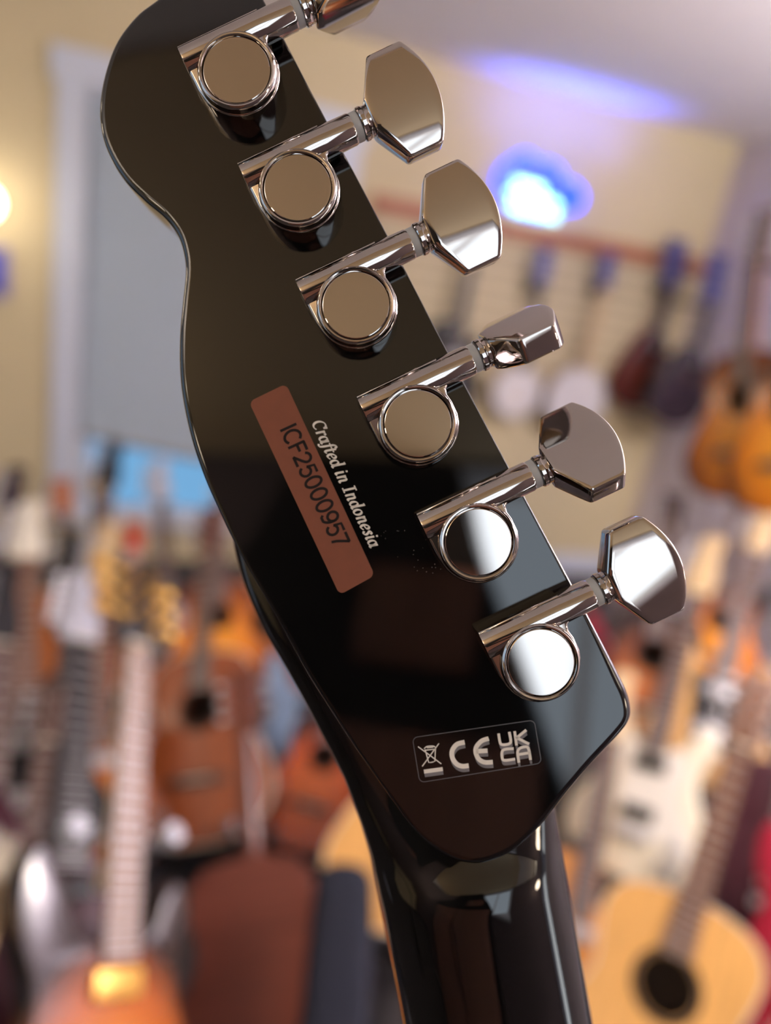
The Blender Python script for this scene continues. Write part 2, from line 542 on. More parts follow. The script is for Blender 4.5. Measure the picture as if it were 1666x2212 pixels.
def button():
    """button around the shaft axis: u along the shaft, w across the blade, h its thickness"""
    bm = bmesh.new()
    NW, NU = 28, 8
    def uL(w): return 18.3 if abs(w) < 2.9 else 18.3 + (abs(w) - 2.9) * 0.56
    def uR(w): return 32.4 - 3.1 * (w / 10) ** 2
    def h(w, u):
        base = 3.35 * sqrt(max(0, 1 - (w / 14.5) ** 2))
        e = min(1, (u - 17.3) / 5.0)
        return base
    top = {}; bot = {}
    ws = [-10 + 20 * i / NW for i in range(NW + 1)]
    for i, w in enumerate(ws):
        for j in range(NU + 1):
            u = uL(w) + (uR(w) - uL(w)) * j / NU
            top[i, j] = bm.verts.new((u, w, h(w, u))); bot[i, j] = bm.verts.new((u, w, -h(w, u)))
    for i in range(NW):
        for j in range(NU):
            bm.faces.new((top[i, j], top[i, j + 1], top[i + 1, j + 1], top[i + 1, j]))
            bm.faces.new((bot[i, j], bot[i + 1, j], bot[i + 1, j + 1], bot[i, j + 1]))
    for i in range(NW):
        bm.faces.new((top[i, 0], top[i + 1, 0], bot[i + 1, 0], bot[i, 0]))
        bm.faces.new((top[i, NU], bot[i, NU], bot[i + 1, NU], top[i + 1, NU]))
    for j in range(NU):
        bm.faces.new((top[0, j], bot[0, j], bot[0, j + 1], top[0, j + 1]))
        bm.faces.new((top[NW, j], top[NW, j + 1], bot[NW, j + 1], bot[NW, j]))
    bmesh.ops.recalc_face_normals(bm, faces=bm.faces)
    ed = [e for e in bm.edges if len(e.link_faces) == 2 and e.calc_face_angle(0) > radians(24)]
    bmesh.ops.bevel(bm, geom=ed, offset=0.55, segments=3, profile=0.5, affect='EDGES')
    return bm


def collar():
    bm = bmesh.new()
    X = Matrix(((0, 0, 1, 0), (1, 0, 0, 0), (0, 1, 0, 0), (0, 0, 0, 1)))
    lathe(bm, [(2.3, 16.3), (3.0, 16.4), (3.2, 16.6), (3.2, 17.3), (3.05, 17.5), (3.0, 18.0), (2.9, 20.5)], 32, X)
    return bm


CAPS = [(511, 151), (643, 405), (769, 659), (903, 915), (1034, 1171), (1169, 1431)]
SPIN = [-82, 8, 8, -66, -33, 4]             # how far each button has been turned
base = None
for i, ((px, py), sp) in enumerate(zip(CAPS, SPIN)):
    x, y = P(px, py, 7 * MM)
    tm = Matrix.Translation((x, y, 0)) @ Matrix.Rotation(U_ANG, 4, 'Z') @ Matrix.Scale(MM, 4)
    spin = Matrix.Translation((0, 7.0, 3.9)) @ Matrix.Rotation(radians(sp), 4, 'X')
    if base is None:
        base = [obj('tuner_housing', housing(), M_nick, gtr, 35), obj('barrel', housing_barrel(), M_nick, None, 35), obj('ring', ring_boss(), M_nick, None, 35),
                obj('cap', cap_disc(), M_cap, None, 8), obj('washer', washer(), M_nylon, None, 35),
                obj('collar', collar(), M_nick, None, 35), obj('button', button(), M_nick, None, 24)]
        cur = base
    else:
        cur = [link(o.copy()) for o in base]
    cur[0].parent = gtr
    cur[0].matrix_local = tm
    for o in cur[1:]:
        o.parent = cur[0]
        o.matrix_local = spin if o.name.startswith(('collar', 'button')) else Matrix.Identity(4)

# ---- serial sticker, lettering and the regulatory label
M_stick = mat('copper_brown_sticker', (122, 66, 43), 0.55, noise=0.05, nscale=300)
M_ink = mat('black_ink', (22, 12, 10), 0.9)
M_print = mat('white_print', (226, 222, 214), 0.5)
M_ghost = mat('print_reflection_grey', (112, 110, 114), 0.5)
M_label = mat('clear_gloss_label', (9, 8, 9), 0.06, ior=1.55)


def quad_map(TL, TR, BR, BL):
    def f(a, b): return tuple((TL[i] * (1 - a) + TR[i] * a) * (1 - b) + (BL[i] * (1 - a) + BR[i] * a) * b for i in range(2))
    return f


def rounded(TL, TR, BR, BL, r):
    w = math.dist(TL, TR); h = math.dist(TL, BL); f = quad_map(TL, TR, BR, BL)
    return [f(0.5 + x / w, 0.5 + y / h) for x, y in rrect(w, h, r, 5)]


st = [P(*q) for q in rounded((538, 868), (618, 829), (810, 1243), (734, 1285), 13)]
bm = bmesh.new(); plate(bm, ccw(st), 0.0, 0.12 * MM)
sticker = obj('serial_sticker', bm, M_stick, head, 0)
sticker['label'] = 'copper brown sticker with black serial number'

SQ = [(0.5, 0.72), (0.0, 0.72), (0.0, 0.0)]
def arc(cx, cy, rx, ry, a0, a1, n=14): return [(cx + rx * cos(radians(a0 + (a1 - a0) * k / n)), cy + ry * sin(radians(a0 + (a1 - a0) * k / n))) for k in range(n + 1)]
SER = {'I': (0.20, [[(0.05, 0), (0.05, 0.72)]]),
       'C': (0.66, [arc(0.32, 0.36, 0.29, 0.36, 48, 312)]),
       'F': (0.50, [[(0.06, 0), (0.06, 0.72), ], [(0.06, 0.70), (0.45, 0.70)], [(0.06, 0.38), (0.40, 0.38)]]),
       '2': (0.60, [arc(0.28, 0.52, 0.21, 0.20, 165, -35, 10) + [(0.36, 0.3), (0.18, 0.14), (0.05, 0.02)], [(0.05, 0.02), (0.50, 0.02)]]),
       '5': (0.58, [[(0.46, 0.70), (0.14, 0.70), (0.09, 0.38)], [(0.09, 0.38)] + arc(0.26, 0.24, 0.22, 0.235, 125, -150, 14)]),
       '0': (0.60, [arc(0.27, 0.36, 0.22, 0.36, 0, 360, 24)]),
       '9': (0.58, [arc(0.27, 0.49, 0.21, 0.23, 0, 360, 20), arc(0.22, 0.42, 0.26, 0.42, 10, -70, 10) + [(0.12, 0.02), (0.06, 0.1)]]),
       '7': (0.5, [[(0.02, 0.70), (0.46, 0.70)], [(0.46, 0.70), (0.32, 0.42), (0.22, 0.2), (0.17, 0.0)]])}
S = lambda *p: catmull(list(p), 5, False)
ITAL = {'C': (0.62, [arc(0.34, 0.36, 0.27, 0.34, 40, 310), [(0.56, 0.70), (0.53, 0.52)]]),
        'r': (0.37, [[(0.12, 0), (0.12, 0.48)], S((0.12, 0.3), (0.2, 0.44), (0.3, 0.46), (0.33, 0.4))]),
        'a': (0.50, [arc(0.21, 0.23, 0.15, 0.22, 0, 360, 18), S((0.39, 0.46), (0.37, 0.12), (0.42, 0.0), (0.49, 0.05))]),
        'f': (0.32, [S((0.40, 0.64), (0.32, 0.74), (0.22, 0.64), (0.18, 0.4), (0.14, -0.06), (0.05, -0.18), (-0.04, -0.13)), [(0.03, 0.44), (0.36, 0.44)]]),
        't': (0.33, [S((0.16, 0.62), (0.13, 0.14), (0.19, 0.0), (0.29, 0.06)), [(0.02, 0.45), (0.31, 0.45)]]),
        'e': (0.43, [S((0.08, 0.22), (0.3, 0.27), (0.35, 0.38), (0.25, 0.47), (0.11, 0.36), (0.07, 0.18), (0.17, 0.01), (0.36, 0.1))]),
        'd': (0.52, [arc(0.21, 0.23, 0.15, 0.22, 0, 360, 18), S((0.40, 0.76), (0.38, 0.14), (0.43, 0.0), (0.5, 0.05)), [(0.30, 0.74), (0.40, 0.76)]]),
        'i': (0.27, [S((0.12, 0.47), (0.11, 0.1), (0.16, 0.0), (0.23, 0.05)), [(0.12, 0.62), (0.135, 0.68)]]),
        'n': (0.53, [[(0.12, 0), (0.12, 0.48)], S((0.12, 0.28), (0.22, 0.44), (0.33, 0.45), (0.37, 0.34), (0.36, 0.1), (0.41, 0.0), (0.48, 0.05))]),
        'I': (0.43, [[(0.21, 0.02), (0.21, 0.70)], [(0.06, 0.02), (0.36, 0.02)], [(0.06, 0.70), (0.36, 0.70)]]),
        'o': (0.48, [arc(0.23, 0.23, 0.16, 0.22, 0, 360, 18)]),
        's': (0.36, [S((0.29, 0.38), (0.2, 0.46), (0.1, 0.38), (0.2, 0.24), (0.26, 0.12), (0.16, 0.0), (0.05, 0.08))]),
        ' ': (0.24, [])}


def lettering(name, text, font, p0, p1, cap, hw, m, z, nib=None, shear=0.0, parent=None):
    """letters drawn along the line p0-p1 of the headstock (photo pixels), cap = capital height in pixels"""
    d = Vector((p1[0] - p0[0], p1[1] - p0[1])); L = d.length; d.normalize()
    up = Vector((d.y, -d.x))
    k = cap / 0.72
    tot = sum(font[c][0] for c in text)
    kx = L / tot
    bm = bmesh.new(); x = 0
    for c in text:
        adv, strokes = font[c]
        for s_ in strokes:
            def f(a, b, x=x):
                u = (x + a) * kx + shear * b * k; v = b * k
                return P(p0[0] + d.x * u + up.x * v, p0[1] + d.y * u + up.y * v)
            ribbon(bm, s_, hw, z, nib, f)
        x += adv
    for f_ in bm.faces: f_.normal_update()
    o = obj(name, bm, m, parent, 0)
    return o


lettering('serial_number', 'ICF25000957', SER, (606, 929), (724, 1185), 36, 0.062, M_ink, 0.16 * MM, None, 0, sticker)
lettering('printed_words', 'Crafted in Indonesia', ITAL, (672, 912), (800, 1184), 27, 0.05, M_print, 0.05 * MM, (0.068, 0.03, radians(20)), 0.22, head)

f6 = lambda a, b: P(870 + a / 5.048, 1530 + b / 5.048, 0.2 * MM)
lab = [P(*q) for q in rounded((891, 1593), (1154, 1555), (1170, 1648), (907, 1690), 11)]
bm = bmesh.new(); plate(bm, ccw(lab), 0, 0.1 * MM)
label = obj('regulatory_label', bm, M_label, head, 0)
label['label'] = 'clear glossy label with white conformity marks'
bm = bmesh.new()
ribbon(bm, lab + lab[:1], 0.075 * MM, 0.13 * MM)
obj('label_rim_highlight', bm, mat('rim_highlight_grey', (92, 90, 94), 0.3), label, 0)  # grey ribbon paints the highlight on the label's rim
MARKS = [(26, [S((668, 372), (590, 395), (540, 465), (545, 545), (590, 608), (650, 632), (712, 627))]),
         (25, [S((930, 332), (860, 358), (805, 420), (798, 480), (828, 550), (890, 588), (975, 588)), [(812, 468), (918, 463)]]),
         (15, [S((1047, 280), (1060, 362), (1075, 393), (1115, 398), (1165, 385), (1180, 355), (1163, 262)), [(1222, 255), (1242, 400)], [(1345, 240), (1240, 325)], [(1245, 322), (1375, 388)],
               S((1206, 440), (1115, 448), (1085, 475), (1087, 545), (1115, 568), (1222, 555)), S((1268, 588), (1254, 480), (1278, 437), (1340, 420), (1372, 440), (1395, 558)), [(1262, 505), (1385, 485)]]),
         (6, [[(170, 420), (300, 515), (420, 605)], [(395, 385), (300, 515), (215, 632)], [(245, 450), (285, 592), (352, 578), (358, 438)], S((235, 440), (262, 418), (300, 412), (340, 414), (362, 432)), [(240, 458), (355, 446)], [(265, 430), (335, 424)], [(300, 592), (335, 586)]]),
         (22, [[(240, 690), (430, 664)]])]
for nm, dx, dy, m_, zz in (('mark_reflection', 8, 44, M_ghost, 0.14), ('mark_reflection', 4, 22, M_ghost, 0.15), ('conformity_marks', 0, 0, M_print, 0.2)):  # grey offset copies paint the print's reflection in the gloss
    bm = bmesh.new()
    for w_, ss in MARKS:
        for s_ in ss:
            if nm == 'mark_reflection' and w_ < 10: continue
            ribbon(bm, s_, w_ * (0.8 if nm == 'mark_reflection' else 1), zz * MM, None, lambda a, b: f6(a + dx, b + dy))
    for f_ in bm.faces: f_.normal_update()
    if nm == 'mark_reflection' and dy == 22: nm = 'mark_reflection'
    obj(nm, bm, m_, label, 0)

# ------------------------------------------------------------------ lamps and sign
M_globe = mat('lit_globe', (255, 240, 214), 0.4, emit=(255, 240, 214), es=9)
M_brass = mat('brass', (190, 150, 84), 0.3, metal=1.0)


def lamp_light(name, loc, power, color, r, parent=None):
    d = bpy.data.lights.new(name, 'POINT'); d.energy = power; d.color = color; d.shadow_soft_size = r
    o = bpy.data.objects.new(name, d); COL.objects.link(o); o.location = loc
    return o


def dome(x, y, label, power=26):  # added unseen lamps, put in for general room light
    t = thing('added_ceiling_lamp', label, 'lamp', 'added ceiling lamps', Matrix.Translation((x, y, ZC)))
    bm = bmesh.new(); lathe(bm, [(0.13, -0.0005), (0.13, -0.02), (0.11, -0.03)], 24); obj('base', bm, M_brass, t)
    bm = bmesh.new(); lathe(bm, [(0.12, -0.03), (0.115, -0.06), (0.09, -0.09), (0.05, -0.11), (0.01, -0.116)], 24); obj('shade', bm, M_globe, t)
    lamp_light('lamp_light', (x, y, ZC - 0.5), power, (1.0, 0.80, 0.58), 0.12)


dome(-2.2, 1.3, 'added unseen frosted dome lamp on the ceiling near the left wall', 12)
dome(1.7, 0.5, 'added unseen frosted dome lamp on the ceiling near the right wall', 36)
dome(1.5, -1.5, 'added unseen frosted dome lamp on the ceiling by the shop window', 18)
dome(-2.2, -1.3, 'added unseen frosted dome lamp on the ceiling in the front left corner', 9)

sc_ = thing('wall_sconce', 'glowing round globe wall lamp on the yellow wall left of the window', 'lamp', None, Matrix.Translation((-0.60, YB, 1.53)))
bm = bmesh.new(); lathe(bm, [(0.05, 0), (0.05, 0.015), (0.02, 0.02), (0.015, 0.07), (0.03, 0.075)], 20, Matrix.Rotation(radians(90), 4, 'X')); obj('bracket', bm, M_brass, sc_)
bm = bmesh.new(); bmesh.ops.create_uvsphere(bm, u_segments=20, v_segments=12, radius=0.06, matrix=Matrix.Translation((0, -0.125, 0.0))); obj('globe', bm, M_globe, sc_)
lamp_light('sconce_light', (-0.60, YB - 0.32, 1.53), 1.2, (1, 0.92, 0.74), 0.06)

pic = thing('framed_poster', 'blue and lavender framed poster below the globe wall lamp', 'poster', None, Matrix.Translation((-0.66, YB, 1.27)))
obj('frame', boxes((-0.13, 0.13, -0.02, 0, -0.1, 0.1)), mat('lavender_frame', (150, 146, 190), 0.5), pic, 0)
obj('print', boxes((-0.11, 0.11, -0.023, -0.02, -0.08, 0.08)), mat('blue_poster_print', (84, 92, 190), 0.6, noise=0.5, nscale=14), pic, 0)

sg = thing('neon_sign', 'glowing blue and white cloud shaped neon sign on the wall', 'neon sign', None, Matrix.Translation((1.765, YB, 2.01)))
M_bt = mat('blue_neon_tube', (30, 90, 255), 0.3, emit=(0, 52, 255), es=8)
M_wt = mat('white_neon_tube', (230, 250, 255), 0.3, emit=(150, 232, 255), es=5)
cl = [(-0.22, -0.06), (-0.235, 0.02), (-0.18, 0.085), (-0.12, 0.12), (-0.05, 0.095), (0.0, 0.105), (0.06, 0.085), (0.085, 0.03), (0.14, 0.045), (0.205, 0.01), (0.2, -0.045), (0.13, -0.06), (0.07, -0.065)]
bm = bmesh.new(); plate(bm, ccw([(x, z) for x, z in catmull([(x, z - 0.02) for x, z in cl] + [(0.05, -0.13), (-0.08, -0.13), (-0.19, -0.11)], 4)]), 0.0005, 0.008)
o = obj('backing', bm, mat('deep_blue_acrylic', (8, 40, 190), 0.2, emit=(0, 48, 255), es=1.5), sg, 0); o.rotation_euler = (radians(90), 0, 0)
bm = bmesh.new(); tube(bm, [(x, -0.035, z) for x, z in catmull(cl, 5, False)], 0.011); obj('blue_tube', bm, M_bt, sg)
for zz, x0, x1 in ((-0.005, -0.15, 0.0), (-0.055, -0.17, 0.1), (-0.105, -0.15, 0.1)):
    bm = bmesh.new(); tube(bm, [(x0 + (x1 - x0) * k / 24, -0.035, zz + 0.014 * sin(k * 1.3)) for k in range(25)], 0.013); obj('white_tube', bm, M_wt, sg)
for x in (-0.15, 0.0, 0.15):
    obj('standoff', boxes((x - 0.008, x + 0.008, -0.03, -0.01, -0.01, 0.01)), mat('clear_acrylic', (210, 215, 225), 0.1), sg, 0)
d = bpy.data.lights.new('sign_glow', 'AREA'); d.shape = 'RECTANGLE'; d.size = 0.75; d.size_y = 0.08; d.energy = 2.8; d.color = (0.10, 0.14, 1.0); d.spread = radians(80)
o = bpy.data.objects.new('sign_glow', d); COL.objects.link(o); o.location = (1.78, YB - 0.16, 1.98); o.rotation_euler = (radians(180 - 4), 0, 0)

# added floor lamps, unseen, put in to brighten the ceiling


def uplighter(x, y, label, power, color):
    tl = thing('added_floor_lamp', label, 'lamp', None, Matrix.Translation((x, y, 0)))
    bm = bmesh.new(); lathe(bm, [(0.14, 0), (0.14, 0.015), (0.03, 0.03)], 24); obj('base', bm, M_black_wood, tl)
    bm = bmesh.new(); lathe(bm, [(0.012, 0.03), (0.012, 1.7)], 12); obj('pole', bm, M_black_wood, tl)
    bm = bmesh.new(); lathe(bm, [(0.02, 1.7), (0.10, 1.74), (0.16, 1.82), (0.155, 1.82), (0.09, 1.75), (0.02, 1.72)], 24); obj('bowl', bm, M_black_wood, tl)
    d = bpy.data.lights.new('uplight', 'AREA'); d.shape = 'DISK'; d.size = 0.2; d.energy = power; d.color = color
    o = bpy.data.objects.new('uplight', d); COL.objects.link(o); o.location = (x, y, 1.83); o.rotation_euler = (pi, 0, 0)


uplighter(2.45, 0.5, 'added unseen black uplighter floor lamp near the right wall', 165, (0.92, 0.89, 1.0))
uplighter(-1.75, -0.75, 'added unseen black uplighter floor lamp left of the tapering stand-in', 28, (1.0, 0.87, 0.72))

# ------------------------------------------------------------------ instruments: prototypes (shared meshes)
def W3(px, py, depth):
    return EYE + CR @ Vector(((px - 833) / F * depth, (1106 - py) / F * depth, -depth))


MESH = {}


def part(name, key, build, m, parent, smooth=35, off=None):
    """one part; its mesh is built once per key and shared, the finish sits on the object"""
    if key not in MESH:
        bm = bmesh.new(); build(bm)
        bmesh.ops.recalc_face_normals(bm, faces=bm.faces)
        me = bpy.data.meshes.new(name); bm.to_mesh(me); bm.free()
        if smooth:
            me.polygons.foreach_set('use_smooth', [True] * len(me.polygons)); me.set_sharp_from_angle(angle=radians(smooth))
        me.materials.append(None)
        MESH[key] = me
    o = bpy.data.objects.new(name, MESH[key])
    link(o, parent)
    o.material_slots[0].link = 'OBJECT'; o.material_slots[0].material = m
    if off is not None: o.location = off
    return o


def sym(half):
    pts = [(w, y) for y, w in half]
    return pts + [(-x, y) for x, y in pts[::-1] if x > 1e-6]


ACO = sym([(0.0, 0.0), (0.002, 0.07), (0.03, 0.145), (0.09, 0.19), (0.15, 0.193), (0.22, 0.165), (0.285, 0.132), (0.325, 0.126), (0.38, 0.139), (0.43, 0.141), (0.47, 0.115), (0.49, 0.06), (0.494, 0.0)])
DBL = [(0, 0.0), (0.08, 0.006), (0.14, 0.05), (0.163, 0.12), (0.13, 0.19), (0.108, 0.25), (0.116, 0.30), (0.13, 0.35), (0.112, 0.39), (0.085, 0.375), (0.06, 0.325), (0.03, 0.315), (-0.03, 0.315), (-0.06, 0.33), (-0.09, 0.39), (-0.125, 0.435), (-0.152, 0.40), (-0.146, 0.33), (-0.118, 0.26), (-0.126, 0.20), (-0.158, 0.13), (-0.15, 0.06), (-0.09, 0.008)]
SGL = [(0, 0.0), (0.09, 0.01), (0.155, 0.07), (0.165, 0.14), (0.125, 0.22), (0.105, 0.27), (0.115, 0.325), (0.135, 0.36), (0.115, 0.385), (0.085, 0.36), (0.055, 0.335), (0.03, 0.34), (0.025, 0.42), (-0.05, 0.435), (-0.12, 0.41), (-0.145, 0.35), (-0.118, 0.27), (-0.128, 0.21), (-0.166, 0.14), (-0.152, 0.06), (-0.09, 0.01)]
HEADO = {'slot': [(0.024, 0), (0.034, 0.03), (0.036, 0.16), (0.026, 0.175), (0.012, 0.166), (0, 0.172), (-0.012, 0.166), (-0.026, 0.175), (-0.036, 0.16), (-0.034, 0.03), (-0.024, 0)],
         'inline': [(0.022, 0), (0.034, 0.02), (0.036, 0.06), (0.026, 0.15), (0.036, 0.18), (0.014, 0.2), (-0.02, 0.19), (-0.034, 0.15), (-0.048, 0.03), (-0.022, 0)]}


def burst(name, inner, mid, edge, cy=0.2, scale=5.2):
    """sunburst finish: sprayed from amber in the middle to dark at the rim"""
    if name in MATS: return MATS[name]
    m = mat(name, mid, 0.22, coat=0.4)
    nt = m.node_tree; b = nt.nodes['Principled BSDF']
    tc = nt.nodes.new('ShaderNodeTexCoord'); mp = nt.nodes.new('ShaderNodeMapping')
    mp.inputs['Scale'].default_value = (scale, scale * 0.8, 0); mp.inputs['Location'].default_value = (0, -cy * scale * 0.8, 0)
    g = nt.nodes.new('ShaderNodeTexGradient'); g.gradient_type = 'SPHERICAL'
    r = nt.nodes.new('ShaderNodeValToRGB')
    e = r.color_ramp.elements
    e[0].position = 0.0; e[0].color = (*lin(edge), 1); e[1].position = 0.75; e[1].color = (*lin(inner), 1)
    k = e.new(0.32); k.color = (*lin(mid), 1)
    nt.links.new(tc.outputs['Object'], mp.inputs['Vector']); nt.links.new(mp.outputs['Vector'], g.inputs['Vector'])
    nt.links.new(g.outputs['Fac'], r.inputs['Fac']); nt.links.new(r.outputs['Color'], b.inputs['Base Color'])
    return m


def wood(name, rgb, rough=0.3):
    return mat(name, rgb, rough, noise=0.14, nscale=7, stretch=(14, 1, 14), coat=0.3)


M_rose = wood('rosewood', (88, 66, 56), 0.45)
M_ebony = mat('ebony', (30, 26, 26), 0.65)
M_maple = wood('maple', (196, 168, 124))
M_mahog = wood('mahogany', (150, 78, 40))
M_darkmahog = wood('dark_mahogany', (96, 50, 36))
M_spruce = wood('spruce', (224, 170, 96))
M_cedar = wood('cedar', (176, 100, 46))
M_bone = mat('bone_white', (226, 220, 200), 0.4)
M_chrome = mat('chrome', (206, 206, 208), 0.3, metal=0.65)
M_gold = mat('gold_plate', (226, 178, 88), 0.3, metal=0.55)
M_blackp = mat('black_plastic', (24, 23, 25), 0.35)
M_whitep = mat('white_plastic', (226, 222, 210), 0.4)
M_hole = mat('dark_inside_wood', (58, 44, 34), 0.8)
M_rubber = mat('grey_rubber', (120, 122, 126), 0.7)
M_steel = mat('steel_grey_tube', (128, 126, 130), 0.35, metal=0.7)
M_blackm = mat('black_tube', (30, 30, 32), 0.4)


def neck_bits(t, key, y0, yn, hs, mn, mf, mh, mt, depth=0.0, nut=0.043, heel=0.056, frets=19, zf=0.0, knob=None, fine=False):
    """fretboard from y0 to the nut yn, the neck under it, headstock and tuners"""
    yb = y0 + 0.09
    def fb(bm): loft(bm, [[(-heel / 2, y0, zf), (heel / 2, y0, zf), (heel / 2, y0, zf + 0.007), (-heel / 2, y0, zf + 0.007)], [(-nut / 2, yn, zf), (nut / 2, yn, zf), (nut / 2, yn, zf + 0.007), (-nut / 2, yn, zf + 0.007)]])
    part('fretboard', key + 'fb', fb, mf, t, 0)
    def nk(bm):
        rings = []
        for k in range(9):
            u = k / 8; y = yb + (yn - yb) * u
            w = (heel + (nut - heel) * (y - y0) / (yn - y0)) / 2 - 0.0008
            d = 0.026 - 0.005 * u + (0.03 * max(0, 1 - u * 8))
            rings.append([(w * cos(a), y, zf - d * sin(a) ** 0.8) for a in [pi * q / 10 for q in range(11)]])
        loft(bm, rings)
    part('neck', key + 'nk', nk, mn, t, 50)
    scale = yn - (y0 - 0.1)
    scale = (yn - y0) / (1 - 2 ** (-(frets + 0.4) / 12))
    def fr(bm, only=None):
        for n in range(1, frets + 1):
            if only and n != only: continue
            y = yn - scale * (1 - 2 ** (-n / 12))
            w = (heel + (nut - heel) * (y - y0) / (yn - y0)) / 2
            box(bm, -w, w, y - 0.0012, y + 0.0012, zf + 0.007, zf + 0.0082)
    if fine:
        for n in range(1, frets + 1): part('fret', key + 'fr%d' % n, lambda bm, n=n: fr(bm, n), M_chrome, t, 0)
    else:
        o = part('frets', key + 'fr', fr, M_chrome, t, 0); o['kind'] = 'stuff'
    part('nut', key + 'nut', lambda bm: box(bm, -nut / 2, nut / 2, yn, yn + 0.005, zf, zf + 0.0095), M_bone, t, 0)
    hd = part('headstock', key + 'hs' + hs, lambda bm: plate(bm, ccw(catmull(HEADO[hs], 5)), -0.014, 0.0, 0.002), mh, t, 35)
    hd.location = (0, yn + 0.004, zf + 0.001); hd.rotation_euler = (radians(-9 if hs == 'slot' else -2), 0, 0)
    def tn(bm, side):
        lathe(bm, [(0.004, 0.0), (0.004, 0.016), (0.0025, 0.02)], 8)
        lathe(bm, [(0.003, 0), (0.003, 0.028), (0.006, 0.03), (0.009, 0.034), (0.009, 0.044), (0.005, 0.048)], 10, Matrix.Rotation(radians(90 * side), 4, 'Y') @ Matrix.Translation((0.007, 0, 0)))
    for i in range(6):
        if hs == 'slot':
            sd = -1 if i < 3 else 1; p = (sd * 0.021, 0.045 + 0.042 * (i % 3), 0.0)
        else:
            sd = -1; p = (-0.028 + 0.0025 * i, 0.035 + 0.024 * i, 0.0)
        q = part('tuner', 'tn%d' % sd, lambda bm: tn(bm, sd), mt, hd, 40)
        q.location = p
    return hd


def acoustic(label, top, side, group='acoustic guitars', hs='slot', head=None, tuners=None, guard=None, neck=None, board=None):
    t = thing('acoustic_guitar', label, 'guitar', group)
    o = ccw(catmull(ACO, 5))
    dp = 0.105
    part('body', 'aco_body', lambda bm: loft(bm, [[(x, y, z) for x, y in q] for q, z in ((inset(o, 0.003), -dp), (o, -dp + 0.003), (o, -0.003), (o, -0.001))], cap1=False), side, t)
    def tp(bm):
        outer = [bm.verts.new((x, y, 0.0)) for x, y in inset(o, 0.0015)]
        hole = [bm.verts.new((0.05 * cos(2 * pi * k / 28), 0.335 + 0.05 * sin(2 * pi * k / 28), 0.0)) for k in range(28)]
        es = [bm.edges.new((q[i], q[(i + 1) % len(q)])) for q in (outer, hole) for i in range(len(q))]
        r = bmesh.ops.triangle_fill(bm, edges=es, use_beauty=True)
        lo = [bm.verts.new(v.co - Vector((0, 0, 0.003))) for v in hole]
        for i in range(28): bm.faces.new((hole[i], hole[(i + 1) % 28], lo[(i + 1) % 28], lo[i]))
    part('soundboard', 'aco_top', tp, top, t, 0)
    part('binding', 'aco_bind', lambda bm: loft(bm, [[(x, y, z) for x, y in q] for q, z in ((inset(o, -0.0008), -0.007), (inset(o, -0.0008), 0.0005), (inset(o, 0.003), 0.0008), (inset(o, 0.003), 0.0002))], True, False, False), M_bone if guard != 'dark' else M_ebony, t, 0)
    part('lining', 'aco_in', lambda bm: lathe(bm, [(0.065, -0.09), (0.065, -0.089)], 20, Matrix.Translation((0, 0.335, 0))), M_hole, t, 0)
    part('rosette', 'aco_ros', lambda bm: lathe(bm, [(0.0515, 0.0002), (0.0515, 0.0008), (0.061, 0.0008), (0.061, 0.0002)], 28, Matrix.Translation((0, 0.335, 0)), False, False), M_ebony, t, 0)
    part('bridge', 'aco_br', lambda bm: plate(bm, ccw(catmull([(-0.08, 0.145), (-0.04, 0.138), (0.04, 0.138), (0.08, 0.145), (0.08, 0.158), (0.035, 0.168), (-0.035, 0.168), (-0.08, 0.158)], 3)), 0.0002, 0.008, 0.001), M_rose, t, 35)
    part('saddle', 'aco_sd', lambda bm: box(bm, -0.038, 0.038, 0.152, 0.156, 0.008, 0.011), M_bone, t, 0)
    if guard and guard != 'dark':
        part('pickguard', 'aco_pg', lambda bm: plate(bm, ccw(catmull([(0.056, 0.36), (0.062, 0.31), (0.03, 0.277), (0.045, 0.235), (0.085, 0.225), (0.115, 0.26), (0.10, 0.31)], 4)), 0.0003, 0.0016), guard, t, 0)
    neck_bits(t, 'aco', 0.386, 0.80, hs, neck or M_mahog, board or M_rose, head or M_rose, tuners or M_chrome)
    return t


def electric(label, finish, shape='double', group='electric guitars', hs='inline', guard=None, neck=None, board=None, head=None, hard=None, fine=False, pickup=None, tn=None):
    t = thing('electric_guitar', label, 'guitar', group)
    hard = hard or M_chrome
    o = ccw(catmull(DBL if shape == 'double' else SGL, 5))
    part('body', 'el_' + shape, lambda bm: plate(bm, o, -0.044, 0.0, 0.006, 0.006), finish, t)
    if guard:
        part('pickguard', 'el_pg', lambda bm: plate(bm, ccw(catmull([(0.0, 0.09), (0.06, 0.10), (0.10, 0.06), (0.125, 0.11), (0.085, 0.2), (0.085, 0.27), (0.07, 0.31), (0.03, 0.312), (-0.03, 0.312), (-0.07, 0.3), (-0.055, 0.2), (-0.04, 0.12)], 4)), 0.0003, 0.0025), guard, t, 0)
    for k, y in enumerate((0.145, 0.265)):
        part('pickup', 'el_pu', lambda bm: plate(bm, rrect(0.074, 0.034, 0.006), 0.0, 0.009, 0.0015), pickup or hard, t, 35, (0, y, 0.001))
    part('bridge', 'el_br', lambda bm: plate(bm, rrect(0.082, 0.022, 0.004), 0.0, 0.012, 0.002), hard, t, 35, (0, 0.095, 0.0005))
    for q in ((0.1, 0.1), (0.115, 0.07), (0.075, 0.055)):
        part('control_knob', 'el_kn', lambda bm: lathe(bm, [(0.011, 0), (0.011, 0.012), (0.0095, 0.0145), (0.004, 0.015)], 16), hard, t, 35, (q[0], q[1], 0.0015))
    neck_bits(t, 'el', 0.292, 0.745, hs, neck or M_maple, board or M_rose, head or M_maple, tn or hard, frets=22, zf=0.003, heel=0.056, fine=fine)
    return t


